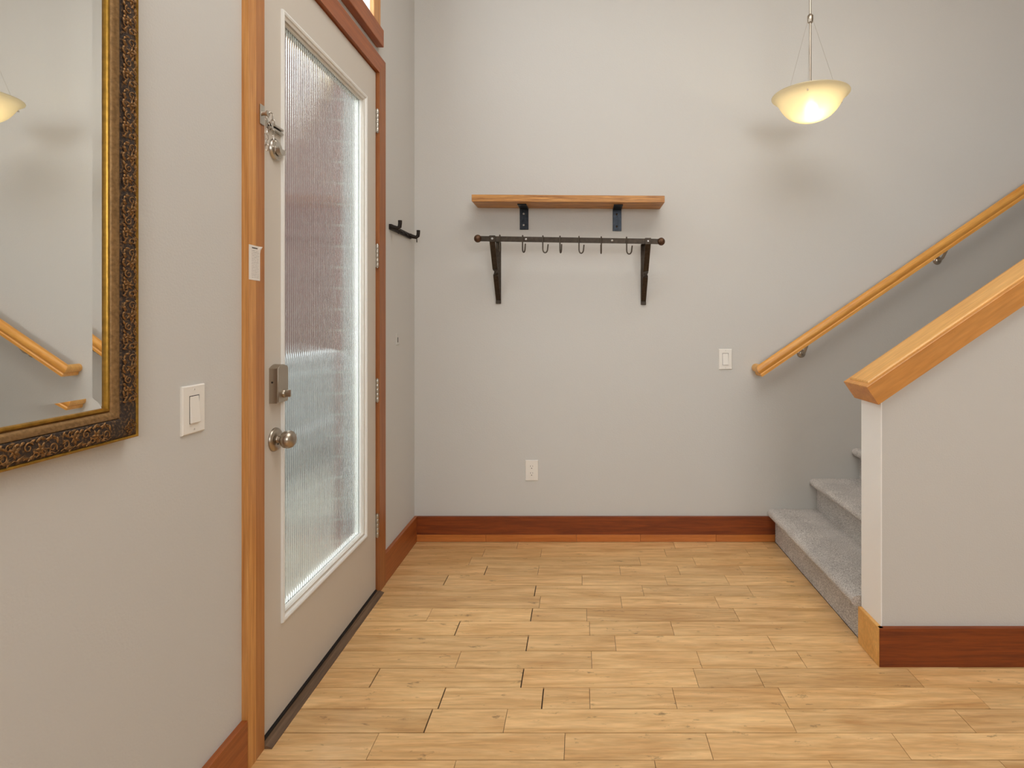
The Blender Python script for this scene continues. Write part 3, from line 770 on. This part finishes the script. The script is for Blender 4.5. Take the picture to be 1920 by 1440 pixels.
# S hooks threaded over the bar
def s_hook(x, th, label):
    z = zbar(x); R = 0.0142; wire = 0.0036
    pts = []
    # small crook over the bar (in the Y-Z plane)
    pts.append(Vector((0, 0.0072, -0.010))); pts.append(Vector((0, 0.0072, 0.010)))
    for j in range(1, 8):
        a = math.pi * j / 8; pts.append(Vector((0, 0.0072 * math.cos(a), 0.0145 + 0.0055 * math.sin(a))))
    pts.append(Vector((0, -0.0072, 0.008))); pts.append(Vector((0, -0.0072, -0.018)))
    dx, dy = math.sin(th), -math.cos(th)
    base = Vector((0, -0.0072, -0.050))
    pts.append(base + Vector((0, 0, 0.008)))
    for j in range(0, 11):
        a = math.pi * j / 10; rr = R - R * math.cos(a)
        pts.append(base + Vector((dx * rr, dy * rr, -0.021 * math.sin(a))))
    rr = 2 * R + 0.003
    pts.append(base + Vector((dx * (2 * R + 0.0015), dy * (2 * R + 0.0015), 0.012)))
    pts.append(base + Vector((dx * rr, dy * rr, 0.023)))
    T = obj('s_hook', tube([p + Vector((x, BY, z)) for p in pts], wire, 8), 'iron_hook', None, True)
    tag(T, label, 'hook', 'iron hooks on the rack bar')
M['iron_hook'] = plain('hook_iron', lin(74, 64, 54), 0.42, 0.75, bump=0.2, bscale=90)
ords = ['first', 'second', 'third', 'fourth', 'fifth', 'sixth', 'seventh']
for i, (x, a) in enumerate(((-0.433, -16), (-0.312, 34), (-0.2045, 68), (-0.1135, 18), (-0.0125, 58), (0.1058, -6), (0.2405, 64))):
    s_hook(x, math.radians(a), 'dark iron S hook, %s along the rack bar counted from the door side' % ords[i])

# ------------------------------------------------------------------ small coat hooks on the left wall
cw = thing('coat_hook_strip', (XW, 2.91, 1.725), 'short dark iron coat hook strip beside the door, in the corner', 'coat rack')
obj('back_plate', box(XW, XW + 0.010, 2.745, 3.085, 1.711, 1.738, 0.003, 2), 'iron_dark', cw)
for y in (2.757, 3.066):
    hk = bpy.data.objects.new('hook', None); C.objects.link(hk); hk.location = (XW, y, 1.725); attach(hk, cw)
    pts = [(XW + 0.006, y - 0.004, 1.728), (XW + 0.022, y - 0.004, 1.722), (XW + 0.040, y - 0.002, 1.718), (XW + 0.050, y, 1.726), (XW + 0.052, y, 1.742), (XW + 0.052, y, 1.757)]
    obj('arm', tube(pts, [0.012, 0.011, 0.010, 0.010, 0.0095, 0.0098], 12), 'iron_dark', hk, True)
    obj('pin', tube([(XW + 0.043, y, 1.716), (XW + 0.044, y, 1.690)], 0.0028, 8), 'iron_dark', hk, True)
for y in (2.84, 2.91, 2.985):
    obj('hook', tube([(XW + 0.006, y, 1.730), (XW + 0.017, y, 1.722), (XW + 0.021, y, 1.713), (XW + 0.022, y, 1.722)], 0.005, 8), 'iron_dark', cw, True)

# ------------------------------------------------------------------ handrail on the back wall
hn = thing('handrail', (1.0, YB, 1.0), 'honey wood handrail fixed to the wall above the carpeted stairs', 'railing')
hp = [(-0.024, -0.012), (-0.024, 0.006), (-0.019, 0.020), (-0.008, 0.029), (0.006, 0.030), (0.018, 0.023), (0.024, 0.010), (0.0235, -0.001), (0.018, -0.008),
      (0.0165, -0.013), (0.021, -0.018), (0.021, -0.031), (-0.021, -0.031), (-0.021, -0.018), (-0.0165, -0.013)]
RYc = YB - 0.078
P1 = Vector((1.000, RYc, 0.984)); P0 = Vector((1.000, YB - 0.0003, 0.984)); P2 = P1 + d * 3.9
s0 = Vector((-1, 0, 0)); s1 = Vector((0, -1, 0))
def side_for(dirv): return dirv.cross(nrm).normalized()
sd0 = Vector((0, -1, 0)).cross(nrm).normalized(); sd1 = d.cross(nrm).normalized()
def sweep(pts_sides):
    bm = bmesh.new(); rings = []
    for (P, off) in pts_sides:
        rings.append([bm.verts.new(P + off * v + nrm * u) for (v, u) in hp])
    n = len(hp)
    for i in range(len(rings) - 1):
        for k_ in range(n): bm.faces.new((rings[i][k_], rings[i][(k_ + 1) % n], rings[i + 1][(k_ + 1) % n], rings[i + 1][k_]))
    bm.faces.new(rings[0][::-1]); bm.faces.new(rings[-1])
    return bm
obj('rail', sweep([(P1, sd0 + sd1), (P2, sd1)]), 'rail_wood', hn, True)
obj('rail_return', sweep([(P0, sd0), (P1, sd0 + sd1)]), 'cap_wood', hn, True)
for X, Z in ((1.2545, 1.070), (2.031, 1.600), (2.82, 2.139), (3.6, 2.671)):
    br = bpy.data.objects.new('bracket', None); C.objects.link(br); br.location = (X, YB, Z); attach(br, hn)
    obj('rose', lathe([(0, 0), (0.0245, 0), (0.024, -0.004), (0.019, -0.011), (0.010, -0.015), (0, -0.015)], (X, YB, Z), 'Y', 28), 'nickel', br, True)
    zr = P1.z + (X - P1.x) * SL - 0.031 / math.cos(ANG)
    obj('arm', tube([(X, YB - 0.010, Z + 0.003), (X, YB - 0.034, Z + 0.004), (X, YB - 0.052, Z + 0.012), (X + 0.001, RYc, zr - 0.004), (X, RYc, zr + 0.004)], [0.0085, 0.0075, 0.0072, 0.0075, 0.010], 12), 'nickel', br, True)
    obj('saddle', sloped_box((X - 0.022, zr - 0.022 * SL - 0.003), 0.058, 0, 0.003, RYc - 0.011, RYc + 0.011), 'nickel', br)
    obj('screw_hole', lathe([(0, 0), (0.0028, 0), (0.0028, -0.001), (0, -0.001)], (X + 0.010, YB - 0.0118, Z - 0.002), 'Y', 10), 'slot', br)

# ------------------------------------------------------------------ pendant lamp
PX, PY = 1.135, 2.75
ZR = 2.372
pl = thing('pendant_lamp', (PX, PY, 2.25), 'lit pendant lamp, flared cream glass bowl on three thin cables', 'lamp')
outer = [(0.0, -0.126), (0.03, -0.1245), (0.06, -0.118), (0.09, -0.104), (0.115, -0.084), (0.134, -0.060), (0.147, -0.038), (0.156, -0.022), (0.166, -0.010), (0.176, -0.004), (0.182, 0.001), (0.181, 0.005)]
inner = [(0.176, 0.003), (0.165, -0.004), (0.153, -0.017), (0.143, -0.034), (0.130, -0.056), (0.111, -0.080), (0.087, -0.099), (0.058, -0.1135), (0.029, -0.1195), (0.0, -0.121)]
def smooth_prof(p, k=4):        # Catmull-Rom through the profile points
    out = []
    for i in range(len(p) - 1):
        a = p[max(0, i - 1)]; b = p[i]; c = p[i + 1]; e = p[min(len(p) - 1, i + 2)]
        for j in range(k):
            t = j / k
            out.append(tuple(0.5 * (2 * b[q] + (c[q] - a[q]) * t + (2 * a[q] - 5 * b[q] + 4 * c[q] - e[q]) * t * t + (3 * b[q] - a[q] - 3 * c[q] + e[q]) * t ** 3) for q in (0, 1)))
    return out + [p[-1]]
bm = bmesh.new(); n = 72; rings = []
for (r, h) in smooth_prof(outer) + smooth_prof(inner):
    rings.append([bm.verts.new((PX + max(r, 1e-4) * math.cos(2 * math.pi * k_ / n), PY + max(r, 1e-4) * math.sin(2 * math.pi * k_ / n), ZR + h)) for k_ in range(n)])
for i in range(len(rings) - 1):
    for k_ in range(n): bm.faces.new((rings[i][k_], rings[i][(k_ + 1) % n], rings[i + 1][(k_ + 1) % n], rings[i + 1][k_]))
bmesh.ops.remove_doubles(bm, verts=bm.verts, dist=3e-4)
obj('glass_bowl', bm, 'bowl', pl, True)
obj('rod', tube([(PX, PY, 2.345), (PX, PY, CEIL - 0.02)], 0.0055, 12), 'nickel', pl, True)
obj('hub', lathe([(0, -0.02), (0.012, -0.02), (0.014, -0.006), (0.014, 0.012), (0.008, 0.020), (0, 0.020)], (PX, PY, 2.757), 'Z', 20), 'nickel', pl, True)
obj('socket', lathe([(0, 0.0), (0.019, 0.0), (0.021, 0.03), (0.012, 0.042), (0, 0.042)], (PX, PY, 2.345), 'Z', 20), 'plastic', pl, True)
obj('bulb', ball((PX, PY, 2.312), 0.026, 16, (1, 1, 1.25)), emit('bulb_glow', (1.0, 0.86, 0.62, 1), 8), pl, True)
obj('canopy', lathe([(0, -0.03), (0.02, -0.03), (0.055, -0.012), (0.062, 0), (0, 0)], (PX, PY, CEIL), 'Z', 32), 'nickel', pl, True)
for a in (-116.6, 3.4, 123.4):
    a = math.radians(a); rp_ = 0.152; pz = ZR - 0.026
    q0 = Vector((PX + 0.012 * math.cos(a), PY + 0.012 * math.sin(a), 2.757)); q1 = Vector((PX + rp_ * math.cos(a), PY + rp_ * math.sin(a), pz + 0.012))
    q2_ = Vector((PX + (rp_ + 0.009) * math.cos(a), PY + (rp_ + 0.009) * math.sin(a), pz))
    obj('cable', tube([q0, Vector((PX + 0.150 * math.cos(a), PY + 0.150 * math.sin(a), ZR - 0.014))], 0.0008, 6), 'steel_hinge', pl, True)
    obj('pin', tube([Vector((PX + (rp_ - 0.008) * math.cos(a), PY + (rp_ - 0.008) * math.sin(a), pz)), q2_], 0.0042, 10), 'nickel', pl, True)
bl_ = bpy.data.lights.new('pendant_bulb_light', 'POINT'); bl_.energy = 1.7; bl_.color = (1.0, 0.86, 0.62); bl_.shadow_soft_size = 0.018
lo = bpy.data.objects.new('pendant_bulb_light', bl_); C.objects.link(lo); lo.location = (PX, PY - 0.03, 2.300)

# ------------------------------------------------------------------ gilt mirror on the left wall
MY1o, MZ0o, MWd = 1.158, 1.024, 0.070
my0, my1, mz0, mz1 = 0.33, MY1o - MWd, MZ0o + MWd, 2.06       # sight edge
wm = thing('wall_mirror', (XW, (my0 + my1) / 2, MZ0o), 'mirror with slanted glass edge in a dark and gold carved frame', 'mirror')
mk = lambda a, b, h: Vector((XW + h, a, b))
BW = 0.024; gh = 0.015
bm = bmesh.new()
vs = [bm.verts.new(mk(a, b, gh)) for a, b in ((my0 + BW, mz0 + BW), (my1 - BW, mz0 + BW), (my1 - BW, mz1 - BW), (my0 + BW, mz1 - BW))]
vb = [bm.verts.new(mk(a, b, 0.004)) for a, b in ((my0 + BW, mz0 + BW), (my1 - BW, mz0 + BW), (my1 - BW, mz1 - BW), (my0 + BW, mz1 - BW))]
bm.faces.new(vs); bm.faces.new(vb[::-1])
for k_ in range(4): bm.faces.new((vs[k_], vb[k_], vb[(k_ + 1) % 4], vs[(k_ + 1) % 4]))
obj('glass', bm, 'mirror', wm)
obj('bevel_edge', rect_loop([(-BW, gh - 0.008), (-BW, gh), (0.003, gh + 0.0013), (0.003, gh - 0.008)], my0, my1, mz0, mz1, mk), 'mirror', wm)
obj('inner_lip', rect_loop([(0.0, 0.006), (0.0, 0.020), (0.002, 0.0225), (0.005, 0.023), (0.007, 0.0215), (0.0085, 0.019)], my0, my1, mz0, mz1, mk), 'gold', wm, True)
obj('gold_slope', rect_loop([(0.0085, 0.019), (0.010, 0.0225), (0.016, 0.0265), (0.021, 0.028), (0.0235, 0.0275), (0.025, 0.025)], my0, my1, mz0, mz1, mk), 'gold_dull', wm, True)
obj('carved_band', rect_loop([(0.025, 0.025), (0.0275, 0.0285), (0.036, 0.0315), (0.046, 0.0325), (0.056, 0.0315), (0.063, 0.0285), (0.0645, 0.027)], my0, my1, mz0, mz1, mk), 'frame_dark', wm, True)
obj('outer_edge', rect_loop([(0.0645, 0.027), (0.066, 0.0295), (0.068, 0.0302), (0.0695, 0.029), (0.070, 0.026), (0.070, 0.0)], my0, my1, mz0, mz1, mk), 'gold', wm, True)
# carved floral relief, one motif shared by every repeat: u along, v across, w out
def motif():
    bm = bmesh.new()
    def leaf(c, ang, L, W, H, ):
        N = 7; ca, sa = math.cos(ang), math.sin(ang); mid = []; l_ = []; r_ = []
        for i in range(N):
            t = i / (N - 1); wd = W * math.sin(math.pi * (0.12 + 0.88 * t)) ** 0.8 * (1 - 0.3 * t); bend = 0.25 * L * t * t
            px = c[0] + ca * L * t - sa * bend; py = c[1] + sa * L * t + ca * bend
            mid.append(bm.verts.new((px, py, H * (0.5 + 0.6 * math.sin(math.pi * t)))))
            l_.append(bm.verts.new((px - sa * wd, py + ca * wd, -0.0005))); r_.append(bm.verts.new((px + sa * wd, py - ca * wd, -0.0005)))
        for i in range(N - 1):
            bm.faces.new((l_[i], mid[i], mid[i + 1], l_[i + 1])); bm.faces.new((mid[i], r_[i], r_[i + 1], mid[i + 1]))
    def scroll(c, a0, turns, r0, r1, th, sgn):
        pts = []; rad = []; N = 20
        for i in range(N):
            t = i / (N - 1); a = a0 + sgn * turns * 2 * math.pi * t; r = r0 + (r1 - r0) * t
            pts.append((c[0] + r * math.cos(a), c[1] + r * math.sin(a), 0.0006)); rad.append(th * (1.0 - 0.45 * t))
        addtube(bm, pts, rad, 6)
    for (cu, s) in ((-0.024, 1), (0.020, -1)):            # two blossoms
        for j in range(6): leaf((cu, 0.002 * s), j * math.pi / 3 + 0.3 * s, 0.0105, 0.0036, 0.0026)
        bmesh.ops.create_uvsphere(bm, u_segments=8, v_segments=6, radius=0.0026, matrix=Matrix.Translation((cu, 0.002 * s, 0.0018)))
    scroll((-0.002, 0.004), 0.4, 1.25, 0.0085, 0.0018, 0.0015, 1)
    scroll((-0.043, -0.005), 2.2, 1.1, 0.0080, 0.0018, 0.0014, -1)
    scroll((0.041, -0.004), -0.6, 1.1, 0.0080, 0.0018, 0.0014, 1)
    for (u, v, a, L) in ((-0.036, 0.006, 2.4, 0.012), (-0.012, -0.008, -0.6, 0.014), (0.008, -0.009, 3.5, 0.012), (0.032, 0.007, 0.7, 0.012), (0.002, 0.011, 0.2, 0.010),
                         (-0.030, -0.010, -2.5, 0.010), (0.030, -0.011, -0.5, 0.011), (-0.048, 0.008, 1.0, 0.009), (0.048, 0.008, 2.2, 0.009), (-0.016, 0.011, 2.8, 0.008)):
        leaf((u, v), a, L, 0.0026, 0.0018)
    for (u, v, a, L) in ((-0.050, -0.002, 0.2, 0.011), (-0.034, 0.012, 0.1, 0.011), (-0.020, -0.012, 0.3, 0.012), (0.012, 0.010, 0.4, 0.012), (0.006, -0.002, -0.8, 0.010),
                         (0.020, -0.013, 0.2, 0.011), (0.040, 0.011, 2.9, 0.011), (0.050, 0.001, 1.4, 0.010), (-0.042, -0.013, 0.4, 0.010), (0.028, 0.012, 2.6, 0.010), (-0.008, 0.013, 3.4, 0.009)):
        leaf((u, v), a, L, 0.0030, 0.0022)
    scroll((-0.034, 0.009), 1.0, 0.9, 0.0060, 0.0016, 0.0012, 1)
    scroll((0.032, -0.008), 3.0, 0.9, 0.0060, 0.0016, 0.0012, -1)
    scroll((0.010, -0.009), 0.0, 0.8, 0.0055, 0.0016, 0.0011, 1)
    for j in range(5):                                       # creeping stem
        u0 = -0.052 + 0.021 * j
        addtube(bm, [(u0, -0.013, 0.0), (u0 + 0.006, -0.010, 0.0008), (u0 + 0.013, -0.0135, 0.0008), (u0 + 0.020, -0.011, 0.0)], 0.0009, 5)
    bmesh.ops.recalc_face_normals(bm, faces=bm.faces)
    me = bpy.data.meshes.new('carved_flower'); bm.to_mesh(me); bm.free(); me.materials.append(M['ornament'])
    for v in me.vertices: v.co.y *= 1.12; v.co.z *= 1.0
    for p in me.polygons: p.use_smooth = True
    return me
mm = motif(); tb = 0.0445
band = [o for o in wm.children if o.name.startswith('carved_band')][0]
def put(a, b, ang):
    o = bpy.data.objects.new('carved_flower', mm); C.objects.link(o)
    # local u -> along, v -> across, w -> +X
    u = Vector((0, math.cos(ang), math.sin(ang))); v = Vector((0, -math.sin(ang), math.cos(ang))); w_ = Vector((1, 0, 0))
    o.location = mk(a, b, 0.0318)
    o.rotation_euler = Matrix((u, v, w_)).transposed().to_euler()
    attach(o, band)
L1 = mz1 - mz0; n1 = 9; L2 = my1 - my0; n2 = 7
for (a, b, g_) in ((my1 + tb, mz0 - tb, 0.75), (my1 + tb, mz1 + tb, 2.4), (my0 - tb, mz0 - tb, -0.75), (my0 - tb, mz1 + tb, -2.4)):
    put(a, b, g_ * math.pi / 0.75 / 4)
    C.objects[-1].scale = (0.26, 0.60, 0.9)
for i in range(n1):
    z = mz0 + L1 * (i + 0.5) / n1
    put(my1 + tb, z, math.pi / 2); put(my0 - tb, z, -math.pi / 2)
for i in range(n2):
    y = my0 + L2 * (i + 0.5) / n2
    put(y, mz0 - tb, 0.0); put(y, mz1 + tb, math.pi)

# ------------------------------------------------------------------ outside: landing, brick reveal, guard, neighbour
M['concrete'] = plain('pale_concrete', lin(118, 114, 104), 0.85, bump=0.2, bscale=40, var=0.08)
M['mortar'] = plain('mortar', lin(150, 142, 130), 0.9)
M['brick'] = plain('red_brick', lin(92, 28, 18), 0.85, bump=0.4, bscale=90, var=0.25)
M['guard_metal'] = plain('galvanised_rail', lin(140, 143, 144), 0.35, 0.6)
M['guard_panel'] = plain('grey_green_panel', lin(50, 50, 46), 0.6)
M['soffit'] = plain('eave_paint', lin(200, 178, 140), 0.7)
struct('ground_outside', box(-14, XW - 0.19, -4, 24, -0.60, -0.40), 'concrete', 'grey paving beyond the landing', 'ground')
struct('floor_landing', box(-2.40, XW - 0.151, -0.5, 8.0, -0.40, -0.15), 'concrete', 'pale concrete landing outside the entry door', 'landing')
bw = tag(obj('wall_exterior', box(-1.140, -1.104, DY1 + 0.006, 3.25, -0.15, 3.2), 'mortar'), 'red brick facing beside the entry door, outdoors', 'wall', kind='structure')
zc = -0.145; c_ = 0
while zc < 3.15:
    ys = [DY1 + 0.002, DY1 + 0.200, DY1 + 0.400, 3.25] if c_ % 2 == 0 else [DY1 + 0.002, DY1 + 0.100, DY1 + 0.300, DY1 + 0.500, 3.25]
    for i in range(len(ys) - 1):
        obj('brick', box(-1.1465, -1.106, ys[i], ys[i + 1] - 0.010, zc, zc + 0.0865, 0.002, 1), 'brick', bw)
    zc += 0.0975; c_ += 1
gd = thing('guard_railing', (-2.34, 4, -0.15), 'grey panelled guard rail at the edge of the landing outside', 'railing')
obj('top_rail', box(-2.37, -2.31, 0.2, 8.0, 0.955, 0.985, 0.004, 1), 'guard_metal', gd)
obj('mid_rail', box(-2.36, -2.32, 0.2, 8.0, 0.325, 0.355), 'guard_metal', gd)
obj('bottom_rail', box(-2.36, -2.32, 0.2, 8.0, -0.06, -0.03), 'guard_metal', gd)
for i in range(5):
    y = 0.3 + i * 1.9
    obj('post', box(-2.365, -2.315, y, y + 0.05, -0.15, 0.955), 'guard_metal', gd)
    if i < 4: obj('panel', box(-2.345, -2.335, y + 0.05, y + 1.9, -0.03, 0.325), 'guard_panel', gd); obj('panel', box(-2.345, -2.335, y + 0.05, y + 1.9, 0.355, 0.955), 'guard_panel', gd)

def brick_far():
    m, nt, p = newmat('far_brick')
    tc = node(nt, 'ShaderNodeTexCoord'); sp = node(nt, 'ShaderNodeSeparateXYZ'); nt.links.new(tc.outputs['Object'], sp.inputs[0])
    cb = node(nt, 'ShaderNodeCombineXYZ'); nt.links.new(sp.outputs['Y'], cb.inputs['X']); nt.links.new(sp.outputs['Z'], cb.inputs['Y'])
    bt = node(nt, 'ShaderNodeTexBrick'); bt.inputs['Scale'].default_value = 1.0
    bt.inputs['Brick Width'].default_value = 0.40; bt.inputs['Row Height'].default_value = 0.135; bt.inputs['Mortar Size'].default_value = 0.012
    bt.inputs['Color1'].default_value = lin(50, 20, 13); bt.inputs['Color2'].default_value = lin(60, 27, 18); bt.inputs['Mortar'].default_value = lin(62, 40, 32)
    nt.links.new(cb.outputs[0], bt.inputs['Vector']); nt.links.new(bt.outputs['Color'], p.inputs['Base Color']); p.inputs['Roughness'].default_value = 0.9
    return m
nb = thing('neighbour_building', (-5.5, 11, -0.4), 'brown brick building across from the entry door, behind the guard rail', 'building')
obj('wall', box(-6.0, -5.0, 3.5, 22, -0.4, 5.8), brick_far(), nb)
obj('eave', box(-6.2, -4.65, 3.3, 22.2, 5.8, 5.98), 'soffit', nb)
obj('roof', prism([(-4.65, 5.98), (-6.2, 5.98), (-6.2, 6.6)], lambda p: Vector((p[0], 3.3, p[1])), lambda p: Vector((p[0], 22.2, p[1]))), 'guard_panel', nb)
